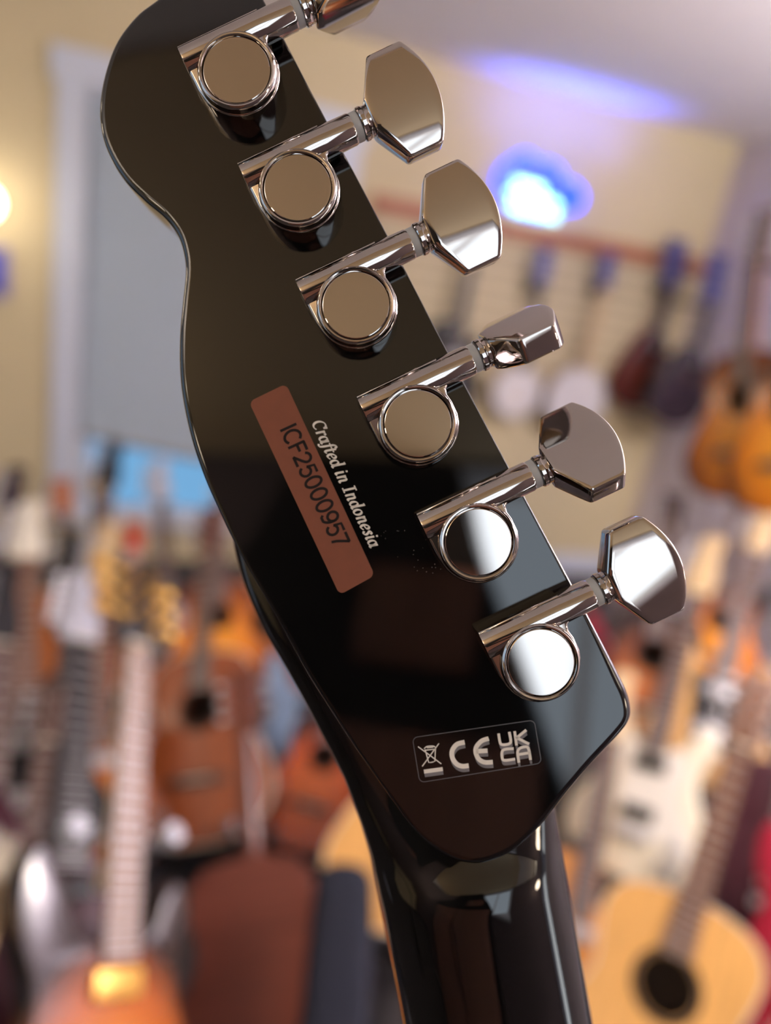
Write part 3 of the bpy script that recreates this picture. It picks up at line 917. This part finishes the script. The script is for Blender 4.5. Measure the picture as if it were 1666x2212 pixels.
def banjo(label, rim, neck, R0=0.14, board=None):
    t = thing('banjo', label, 'banjo', 'banjos on the rail')
    c = Matrix.Translation((0, R0, 0))
    k = 'bj%.3f' % R0
    part('rim', k + 'rim', lambda bm: lathe(bm, [(R0 - 0.006, -0.07), (R0, -0.07), (R0, -0.004), (R0 - 0.006, -0.004)], 40, c, True, False), rim, t)
    part('drum_head', k + 'head', lambda bm: lathe(bm, [(R0 - 0.003, -0.006), (R0 - 0.003, 0.0), (0.01, 0.0)], 40, c), mat('white_drum_skin', (226, 222, 222), 0.6), t, 0)
    part('tension_hoop', k + 'hoop', lambda bm: lathe(bm, [(R0, -0.006), (R0 + 0.006, -0.006), (R0 + 0.006, 0.004), (R0 - 0.002, 0.004), (R0 - 0.002, 0.0)], 40, c, False, False), M_chrome, t)
    for q in range(12):
        a = 2 * pi * (q + 0.5) / 12
        part('tension_hook', k + 'hk%d' % q, lambda bm: tube(bm, [((R0 + 0.009) * cos(a), R0 + (R0 + 0.009) * sin(a), 0.0), ((R0 + 0.009) * cos(a), R0 + (R0 + 0.009) * sin(a), -0.06)], 0.003, 6), M_chrome, t)
    part('bridge', k + 'br', lambda bm: box(bm, -0.04, 0.04, 0.088, 0.094, 0.0, 0.014), M_maple, t, 0)
    neck_bits(t, k, 2 * R0 - 0.01, 2 * R0 + 0.40, 'slot', neck, board or M_ebony, mat('neon_tinted_lacquer', (52, 58, 128), 0.3), M_chrome, heel=0.05, nut=0.034, zf=0.004)  # headstock colour carries the blue cast of the neon sign
    return t


def mandolin(label, top, side, group=None):
    t = thing('mandolin', label, 'mandolin', group)
    o = ccw(catmull(sym([(0.0, 0.0), (0.005, 0.05), (0.04, 0.105), (0.10, 0.128), (0.17, 0.115), (0.24, 0.08), (0.30, 0.045), (0.32, 0.0)]), 5))
    part('body', 'ma_body', lambda bm: plate(bm, o, -0.05, 0.0, 0.006, 0.004), side, t)
    part('soundboard', 'ma_top', lambda bm: plate(bm, inset(o, 0.007), 0.0002, 0.004, 0.003), top, t)
    part('soundhole', 'ma_hole', lambda bm: lathe(bm, [(0.024, 0.0042), (0.024, 0.0046)], 20, Matrix.Translation((0, 0.2, 0))), M_hole, t, 0)
    part('bridge', 'ma_br', lambda bm: box(bm, -0.05, 0.05, 0.10, 0.108, 0.004, 0.016), M_ebony, t, 0)
    neck_bits(t, 'ma', 0.25, 0.48, 'slot', side, M_ebony, mat('neon_tinted_lacquer', (52, 58, 128), 0.3), M_chrome, heel=0.044, nut=0.034, zf=0.006)  # blue neon light is put into the headstock colour
    return t


def gig_bag(label, m, trim):
    t = thing('gig_bag', label, 'bag')
    o = ccw(catmull(sym([(0.0, 0.0), (0.004, 0.1), (0.03, 0.17), (0.12, 0.205), (0.25, 0.185), (0.42, 0.16), (0.52, 0.11), (0.62, 0.075), (0.9, 0.068), (0.98, 0.055), (1.0, 0.0)]), 5))
    part('shell', 'gb', lambda bm: plate(bm, o, -0.11, 0.0, 0.03, 0.03, 4), m, t, 50)
    part('pocket', 'gbp', lambda bm: plate(bm, ccw(catmull(sym([(0.06, 0.0), (0.062, 0.09), (0.1, 0.14), (0.25, 0.13), (0.36, 0.10), (0.38, 0.0)]), 4)), 0.0, 0.022, 0.012), m, t, 50)
    part('zip', 'gbz', lambda bm: loft(bm, [[(x, y, z) for x, y in inset(o, d)] for d, z in ((-0.003, -0.059), (-0.003, -0.051), (0.002, -0.051), (0.002, -0.059))], True, False, False), trim, t, 0)
    part('handle', 'gbh', lambda bm: tube(bm, [(0.19, 0.2, -0.055), (0.235, 0.22, -0.055), (0.235, 0.3, -0.055), (0.175, 0.33, -0.055)], 0.009), trim, t)
    return t


def put(t, pref, depth, pdir, yref, lean=0.12, yaw=0.0, s=1.0, slim=1.0):
    """stand the instrument so that its point (0, yref) lies on the ray of the pixel at that depth,
    its neck running towards the pixel pdir and leaning back"""
    A = W3(*pref, depth); B = W3(*pdir, depth * (1 + lean))
    y = (B - A).normalized()
    z = (EYE - A); z = (z - y * z.dot(y)).normalized()
    z = Matrix.Rotation(radians(yaw), 3, y) @ z
    x = y.cross(z)
    m = Matrix((x * s, y * s, z * s)).transposed().to_4x4()
    m.translation = A - y * (yref * s)
    t.matrix_world = m
    return t


def stand(t, label, m=None, depth=0.06, half=0.1, hook=True):
    """tubular floor stand made to the height and tilt of the instrument it carries"""
    mw = t.matrix_world
    m = m or M_blackm
    sc = mw.to_scale().x
    bot = mw @ Vector((0, 0, -depth / 2))
    x = (mw.to_3x3() @ Vector((1, 0, 0))); x.z = 0; x.normalize()
    f = x.cross(Vector((0, 0, 1)))
    st = thing('guitar_stand', label, 'stand', None, Matrix.Translation((bot.x, bot.y, 0)))
    inv = Matrix.Translation((-bot.x, -bot.y, 0))
    L = lambda p: inv @ (mw @ Vector(p))
    back = L((0, 0.12, -depth - 0.018)); low = L((0, -0.02, -depth - 0.018))
    hz = max(0.03, low.z - 0.03)
    foot = Vector((low.x, low.y, hz))
    tube_ = lambda name, pts, r, mm=m: obj(name, tube(bmesh.new(), pts, r, 8), mm, st, 50)
    tube_('post', [foot, low, back], 0.012)
    for sd in (-1, 1):
        a = L((sd * half, -0.02, -depth - 0.018)); b = L((sd * half, -0.017, -0.0)); c = L((sd * half, 0.02, 0.022))
        tube_('cradle_arm', [low, a, b, c], 0.008)
        tube_('end_cap', [L((sd * half, 0.018, 0.021)), L((sd * half, 0.045, 0.03))], [0.012, 0.013], M_rubber)
    for a in (60, 180, 300):
        d = Matrix.Rotation(radians(a), 3, 'Z') @ -f
        e = foot + d * 0.13; e.z = 0.0095
        tube_('leg', [foot, e], 0.009)
    return st


def hang(t, label, y, z=-0.02, wall='back'):
    """wall hook: a plate on the wall, an arm and a fork round the neck below the nut"""
    mw = t.matrix_world
    p = mw @ Vector((0, y, z)) - mw.to_3x3().col[2].normalized() * 0.03
    n = Vector((0, -1, 0)) if wall == 'back' else Vector((-1, 0, 0))
    if wall == 'back': wp = Vector((p.x, YB - (0.0225 if p.x < 2.6 and p.z < 1.76 else 0.0), p.z))
    else: wp = Vector((XR, p.y, p.z))
    h = thing('wall_hook', label, 'hook', None, Matrix.Translation(wp))
    side = mw.to_3x3().col[0].normalized(); fw = mw.to_3x3().col[2].normalized()
    tb = lambda nm, pts, r: obj(nm, tube(bmesh.new(), pts, r, 8), M_blackm, h, 50)
    q = p - wp
    tb('arm', [n * 0.001, q], 0.009)
    bm = bmesh.new(); lathe(bm, [(0.03, 0.0005), (0.03, 0.012), (0.012, 0.016)], 16, n.to_track_quat('Z', 'Y').to_matrix().to_4x4()); obj('wall_plate', bm, M_blackm, h)
    for sd in (-1, 1):
        tb('fork', [q, q + side * sd * 0.042, q + side * sd * 0.042 + fw * 0.055], 0.006)
    return h


B_amber = burst('amber_burst', (232, 150, 40), (212, 120, 28), (120, 58, 22))
B_honey = burst('honey_burst', (255, 170, 50), (240, 140, 24), (96, 44, 20))
B_orange = burst('orange_burst', (226, 112, 36), (200, 84, 26), (60, 24, 18))
B_tobacco = burst('tobacco_burst', (190, 110, 50), (130, 66, 34), (40, 24, 20))
M_red = mat('crimson_lacquer', (150, 20, 46), 0.2, coat=0.5)
M_maroon = mat('dark_maroon_lacquer', (62, 14, 30), 0.4)
M_plum = mat('dark_plum_lacquer', (42, 26, 40), 0.25, coat=0.3)
M_blackg = mat('black_gloss', (16, 15, 18), 0.4)
M_cream = mat('cream_lacquer', (226, 218, 192), 0.25, coat=0.4)
M_paleblue = mat('pale_blue_lacquer', (150, 178, 206), 0.3, coat=0.4)
M_silver = mat('silver_grey_lacquer', (176, 178, 186), 0.35)
M_green = mat('green_lacquer', (34, 120, 52), 0.35)
M_navy = mat('navy_nylon_fabric', (26, 30, 44), 0.9, bump=0.3, nscale=400)
M_greyfab = mat('grey_nylon_fabric', (112, 116, 116), 0.9, bump=0.3, nscale=400)
M_redbrown = mat('dark_red_brown_stain', (112, 36, 30), 0.3, coat=0.3)
M_walnut = wood('walnut', (112, 78, 58))

FIT = {'large natural acoustic guitar': (1.33, 1.0, 0, 0),
       'golden electric guitar': (1.615, 0.95, 0, 0),
       'cream electric guitar': (1.838, 1.05, 0, 0),
       'tobacco brown acoustic guitar': (2.3, 1.0, 0, 0),
       'crimson electric guitar': (2.6, 0.8, 0, 0),
       'tan electric guitar': (2.137, 1.062, 0, 0),
       'small amber acoustic guitar': (2.5, 0.75, 0, 0),
       'dark maroon electric guitar at the right edge': (1.75, 1.0, 0, 0),
       'bright red electric guitar': (1.5, 1.0, 0, 0),
       'grey electric guitar': (2.819, 1.012, 0, 0),
       'orange burst guitar with gold hardware': (1.0, 1.0, 0, 0),
       'big mahogany acoustic guitar': (1.95, 1.0, 0, 0),
       'dark reddish acoustic guitar': (1.488, 0.875, 0, 0),
       'navy gig bag': (1.32, 0.792, 0, 0),
       'orange sunburst acoustic guitar': (1.95, 0.75, 0, 0),
       'natural golden acoustic guitar': (1.65, 1.0, 0, 0),
       'pale blue electric guitar': (2.257, 1.075, 0, 0),
       'orange brown acoustic guitar': (2.475, 1.0, 0, -25),
       'amber acoustic guitar furthest back': (2.248, 0.775, 0, 0),
       'dark maroon electric guitar with silver headstock': (1.179, 1.025, 0, 0),
       'black electric guitar cut by the left edge': (0.882, 0.9, 0, 0),
       'black electric guitar at the far left': (1.23, 1.025, 0, 0),
       'dark mahogany acoustic guitar in the bottom left corner': (1.312, 0.875, 0, 0),
       'beige necked guitar': (1.881, 1.075, 0, 0),
       'black headed guitar': (2.185, 1.075, 0, 0),
       'tan necked guitar': (1.95, 1.0, 0, 0),
       'red tagged guitar': (2.472, 1.075, 0, 0),
       'tan headed acoustic guitar left of the window sill': (2.538, 0.875, 0, 0),
       'dark electric guitar leftmost before the window gap': (2.768, 1.012, 0, -25),
       'grey headed guitar before the window gap': (2.775, 0.925, 25, 0),
       'dark headed electric guitar at the far left wall': (2.363, 0.875, 0, 0),
       'small green guitar': (2.73, 0.845, 0, 0),
       'small maroon guitar': (2.76, 0.78, 0, 0)}
# distance and size of each standing instrument: (metres from the lens, scale, nudge)


def floor_put(t, short, pref, depth, pdir, yref, lean=0.1, yaw=0, s=1.0, m=None, half=0.1):
    depth, s, dx, dy = FIT.get(short, (depth, s, 0, 0))
    pref = (pref[0] + dx, pref[1] + dy); pdir = (pdir[0] + dx, pdir[1] + dy)
    put(t, pref, depth, pdir, yref, lean, yaw, s)
    return stand(t, ('grey' if m is M_steel else 'black') + ' floor stand under the ' + short, m, 0.06 if t.name.startswith('electric') else 0.12, half)


def bag_put(t, short, pref, depth, pdir, yref, lean=0.1, yaw=0, s=1.0):
    depth, s, dx, dy = FIT.get(short, (depth, s, 0, 0))
    pref = (pref[0] + dx, pref[1] + dy); pdir = (pdir[0] + dx, pdir[1] + dy)
    put(t, pref, depth, pdir, yref, lean, yaw, s)


# ---- the wall with the hanging instruments
RZ = 1.815
struct('trim_2', boxes((0.95, XR, YB - 0.03, YB, RZ - 0.05, RZ + 0.03)), mat('cherry_wood_rail', (168, 104, 74), 0.5, noise=0.15, nscale=6, stretch=(1, 10, 10)))
slat = mat('beige_slatwall', (206, 192, 158), 0.7)
sw = thing('slatwall_panel', 'beige grooved display panel on the wall below the wooden rail', 'wall panel', None, Matrix.Translation((1.6, YB, 1.3)))
for k in range(11):
    obj('slat', boxes((-0.65, 1.0, -0.022, -0.004, 0.39 - 0.075 * k, 0.455 - 0.075 * k)), slat, sw, 0)
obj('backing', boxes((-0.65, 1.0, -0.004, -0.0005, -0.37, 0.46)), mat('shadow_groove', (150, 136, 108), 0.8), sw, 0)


def wall_put(t, px, top, bottom, yaw=0, s=1.0, out=0.12):
    """hang vertically in front of the far wall: top and bottom are world heights, px the wall x"""
    x = Vector((1, 0, 0)); y = Vector((0, 0, 1)); z = Vector((0, -1, 0))
    m = Matrix((x * s, y * s, z * s)).transposed().to_4x4() @ Matrix.Rotation(radians(yaw), 4, 'Y')
    m.translation = Vector((px, YB - out, bottom))
    t.matrix_world = m
    return t


b = banjo('white headed banjo second from the left under the neon sign', M_maple, M_darkmahog, 0.13); wall_put(b, 1.82, 0, 0.92); hang(b, 'black wall hook holding the smaller banjo', 2 * 0.13 + 0.385)
b = banjo('large white headed banjo beside the dark red mandolin', M_maple, M_maple, 0.17, M_maple); wall_put(b, 2.17, 0, 0.875); hang(b, 'black wall hook holding the larger banjo', 2 * 0.17 + 0.385)
b = electric('black electric guitar hanging leftmost on the rail', M_blackg, 'single', 'guitars on the rail', neck=M_blackp, board=M_ebony, head=M_blackg); wall_put(b, 1.44, 0, 0.92); hang(b, 'black wall hook holding the black electric guitar', 0.73)
b = mandolin('dark red mandolin hanging between the large banjo and a plum mandolin', burst('red_burst', (110, 56, 42), (84, 36, 34), (46, 24, 32), 0.1, 7), M_redbrown, 'mandolins on the rail'); wall_put(b, 2.55, 0, 1.03, s=1.35); hang(b, 'black wall hook holding the dark red mandolin', 0.465)
b = mandolin('dark plum mandolin hanging rightmost on the rail', M_plum, M_plum, 'mandolins on the rail'); wall_put(b, 2.62, 0, 1.01, s=1.3, out=0.36); hang(b, 'black wall hook holding the plum mandolin', 0.465)

# ---- right wall: amber guitars
g = acoustic('amber sunburst acoustic guitar hanging on the right wall', B_amber, M_maple, 'guitars on the right wall', guard='dark'); put(g, (1590, 960), 2.45, (1640, 500), 0.18, 0.0, -35, 1.0)
hang(g, 'black wall hook holding the amber sunburst acoustic guitar', 0.785, wall='right')
g = acoustic('bright honey burst acoustic guitar cut by the right picture edge', B_honey, M_maple, 'guitars on the right wall', guard='dark'); put(g, (1690, 985), 2.15, (1740, 500), 0.18, 0.0, -35, 0.95)
hang(g, 'black wall hook holding the honey burst acoustic guitar', 0.785, wall='right')

# ---- right side on the floor
g = acoustic('large natural spruce acoustic guitar leaning at the lower right', M_spruce, M_mahog, board=M_walnut, neck=M_walnut, head=M_walnut)
floor_put(g, 'large natural acoustic guitar', (1440, 2130), 1.33, (1618, 1560), 0.335, lean=0.14, yaw=0)
g = electric('golden electric guitar half hidden behind the right side of the black neck', wood('golden_spruce', (206, 140, 72)), 'single')
floor_put(g, 'golden electric guitar', (1235, 2080), 1.7, (1290, 1770), 0.2, lean=0.1)
g = electric('cream electric guitar with black pickups and white scratch plate', M_cream, 'double', guard=M_whitep, pickup=M_blackp)
floor_put(g, 'cream electric guitar', (1395, 1690), 1.75, (1480, 1380), 0.22, lean=0.1, yaw=-12)
g = acoustic('tobacco brown acoustic guitar leaning behind the cream guitar', B_tobacco, M_darkmahog, guard='dark')
floor_put(g, 'tobacco brown acoustic guitar', (1400, 1500), 2.3, (1440, 1200), 0.2, lean=0.1)
g = electric('crimson electric guitar peeping out beside the black headstock', M_red, 'double')
floor_put(g, 'crimson electric guitar', (1330, 1420), 2.6, (1350, 1200), 0.2, lean=0.1, s=0.8)
g = electric('tan electric guitar behind the neck of the large natural guitar', wood('tan_ash', (206, 160, 98)), 'double', guard=M_blackp)
floor_put(g, 'tan electric guitar', (1540, 1540), 1.9, (1620, 1250), 0.2, lean=0.1)
g = acoustic('small amber acoustic guitar above the tan electric guitar', B_amber, M_mahog, guard='dark')
floor_put(g, 'small amber acoustic guitar', (1550, 1400), 2.5, (1600, 1080), 0.2, lean=0.08, s=0.75)
g = electric('dark maroon electric guitar with chrome knobs at the right edge', M_maroon, 'single')
floor_put(g, 'dark maroon electric guitar at the right edge', (1680, 1880), 1.75, (1750, 1500), 0.18, lean=0.1)
g = electric('bright red electric guitar low at the right edge', M_red, 'double', guard=M_whitep)
floor_put(g, 'bright red electric guitar', (1765, 2070), 1.5, (1860, 1660), 0.2, lean=0.1)
g = electric('grey electric guitar leaning right behind the tan electric guitar', mat('grey_lacquer', (112, 116, 116), 0.4), 'single', neck=M_walnut, head=M_blackg)
floor_put(g, 'grey electric guitar', (1520, 1520), 2.75, (1630, 1330), 0.22, lean=0.1)

# ---- left side
g = electric('orange burst electric guitar with maple neck and gold hardware at lower left', burst('gold_burst', (206, 124, 36), (170, 86, 24), (36, 22, 20), 0.13, 6.5), 'double', hs='slot', neck=wood('pale_maple', (214, 192, 150)), board=wood('brown_fingerboard', (128, 102, 82)), head=M_blackg, hard=M_gold, fine=True)
floor_put(g, 'orange burst guitar with gold hardware', (252, 2075), 1.0, (288, 1490), 0.292, lean=0.2, yaw=38, m=M_steel)
for o in [q for h_ in g.children if h_.name.startswith('headstock') for q in h_.children]: o.scale = (1.5, 1.5, 1.5)
yk = [q for q in COL.objects if q.get('label') == 'grey floor stand under the orange burst guitar with gold hardware'][0]     # the stand's fork round the neck
for sd in (-1, 1):
    pts = [g.matrix_world @ Vector(p) - yk.matrix_world.translation for p in ((0, 0.08, -0.085), (sd * 0.05, 0.2, -0.085), (sd * 0.07, 0.40, -0.075), (sd * 0.085, 0.44, -0.05), (sd * 0.085, 0.45, -0.01))]
    obj('fork_arm', tube(bmesh.new(), pts, 0.010, 8), M_steel, yk, 50)
    obj('end_cap', tube(bmesh.new(), [pts[-1] , pts[-1] + (pts[-1] - pts[-2]) * 0.6], 0.016, 10), mat('pale_rubber', (196, 200, 210), 0.5), yk, 50)
g = acoustic('big mahogany acoustic guitar standing left of the headstock', M_mahog, M_darkmahog, neck=M_mahog, head=M_darkmahog)
floor_put(g, 'big mahogany acoustic guitar', (432, 1530), 1.95, (445, 1200), 0.335, lean=0.12, yaw=-22)
mat('reddish_brown_stain', (104, 52, 38), 0.35, noise=0.15, nscale=5, stretch=(1, 14, 1))
g = acoustic('reddish brown acoustic guitar turned to show its back, left of the navy gig bag', mat('reddish_brown_stain', (104, 52, 38), 0.35, noise=0.15, nscale=5, stretch=(1, 14, 1)), MATS['reddish_brown_stain'], guard='dark', board=M_darkmahog, neck=M_darkmahog, head=M_darkmahog)
floor_put(g, 'dark reddish acoustic guitar', (560, 2110), 1.7, (540, 1760), 0.25, lean=0.1, yaw=176)
g = gig_bag('navy blue gig bag leaning left of the black guitar neck', M_navy, M_blackp)
bag_put(g, 'navy gig bag', (745, 1890), 1.2, (765, 1600), 0.97, 0.1, 0, 0.72)
g = acoustic('orange sunburst acoustic guitar partly hidden behind the headstock', B_orange, M_darkmahog, guard='dark')
floor_put(g, 'orange sunburst acoustic guitar', (668, 1750), 1.95, (740, 1500), 0.14, lean=0.1, s=0.75)
g = acoustic('natural golden acoustic guitar just left of the black neck', M_spruce, M_mahog)
floor_put(g, 'natural golden acoustic guitar', (888, 1868), 1.65, (940, 1560), 0.14, lean=0.1)
g = electric('pale blue electric guitar with dark centre beside the headstock', M_paleblue, 'double', pickup=M_blackp)
floor_put(g, 'pale blue electric guitar', (668, 1575), 2.1, (690, 1350), 0.2, lean=0.1)
g = acoustic('orange brown acoustic guitar behind the big mahogany one', M_cedar, M_mahog)
floor_put(g, 'orange brown acoustic guitar', (575, 1450), 2.25, (590, 1180), 0.2, lean=0.08)
g = acoustic('amber acoustic guitar furthest back left of the headstock', B_amber, M_mahog, guard='dark')
floor_put(g, 'amber acoustic guitar furthest back', (470, 1400), 2.9, (480, 1150), 0.2, lean=0.08)
g = electric('dark maroon electric guitar with silver headstock at the left', M_maroon, 'double', hs='inline', neck=M_darkmahog, board=M_ebony, head=M_silver, hard=M_blackp, tn=M_chrome)
floor_put(g, 'dark maroon electric guitar with silver headstock', (150, 1900), 1.15, (165, 1600), 0.28, lean=0.15, yaw=20)
g = electric('black electric guitar with cream headstock cut by the left edge', M_blackg, 'single', hs='slot', neck=M_maple, board=M_maple, head=M_cream, hard=M_blackp, tn=M_chrome)
floor_put(g, 'black electric guitar cut by the left edge', (-65, 2060), 0.98, (-15, 1900), 0.6, lean=0.15, yaw=20)
g = electric('black electric guitar with chrome tuners at the far left', M_blackg, 'double', hs='inline', neck=M_maple, board=M_rose, head=M_blackg)
floor_put(g, 'black electric guitar at the far left', (-30, 1800), 1.2, (-10, 1500), 0.4, lean=0.12, yaw=15)
g = acoustic('dark mahogany acoustic guitar in the bottom left corner', M_darkmahog, M_darkmahog, guard='dark')
floor_put(g, 'dark mahogany acoustic guitar in the bottom left corner', (20, 2110), 1.5, (60, 1850), 0.3, lean=0.1)
HS_ROW = [('beige necked electric guitar leftmost in the row below the window', M_blackg, (58, 1300), 1.75, (62, 1100), M_bone, 'double'),
          ('black headed electric guitar in the row below the window', M_blackg, (150, 1330), 1.9, (158, 1100), M_blackp, 'single'),
          ('tan necked electric guitar right of the black headed one', B_tobacco, (225, 1350), 1.95, (236, 1100), M_maple, 'double'),
          ('electric guitar with orange wooden headstock and red tag below the window', B_orange, (285, 1270), 2.3, (292, 1080), wood('orange_maple', (190, 112, 52)), 'single')]
SHORT = dict(zip([r[0] for r in HS_ROW], ('beige necked guitar', 'black headed guitar', 'tan necked guitar', 'red tagged guitar')))
for lab_, fin, p, dd, q, hm, sh in HS_ROW:
    g = electric(lab_, fin, sh, 'guitars in the row below the window', hs='inline' if sh == 'double' else 'slot', neck=hm, head=hm, board=M_walnut if hm is not M_blackp else M_ebony)
    floor_put(g, SHORT[lab_], p, dd, q, 0.62, lean=0.1)
    if 'red tag' in lab_:
        part('price_tag', 'tag', lambda bm: plate(bm, rrect(0.042, 0.07, 0.004), 0, 0.001), mat('red_paper', (206, 44, 40), 0.7), g, 0, (0.0, 0.80, 0.012))
        part('price_tag', 'tagw', lambda bm: plate(bm, rrect(0.042, 0.05, 0.004), 0, 0.001), mat('pale_paper', (206, 180, 166), 0.7), g, 0, (0.0, 0.735, 0.013))
WIN = [('tan headed acoustic guitar left of the window sill', M_cedar, (135, 1090), 2.9), ('dark electric guitar leftmost before the window gap', M_blackg, (240, 1030), 2.7),
       ('grey headed guitar before the window gap', M_silver, (322, 1040), 3.0), ('dark headed electric guitar at the far left wall', M_plum, (30, 1060), 2.7)]
for k, (lab_, fin, p, dd) in enumerate(WIN):
    if 'acoustic' in lab_: g = acoustic(lab_, fin, M_mahog, 'guitars by the window', head=fin, neck=fin)
    else: g = electric(lab_, fin, 'double', 'guitars by the window', head=fin, neck=fin)
    floor_put(g, lab_, p, dd, (p[0] + (14 if k % 2 else -6), p[1] - 100), 0.84, lean=0.03)
for lab_, fin, p, dd, q in (('small green electric guitar behind the gold tuners', M_green, (206, 1255), 2.1, (210, 1100)), ('small maroon electric guitar at the left behind the silver headstock', M_maroon, (85, 1300), 2.3, (90, 1150))):
    g = electric(lab_, fin, 'double'); floor_put(g, lab_.split(' electric')[0] + ' guitar', p, dd, q, 0.25, lean=0.08, s=0.65)
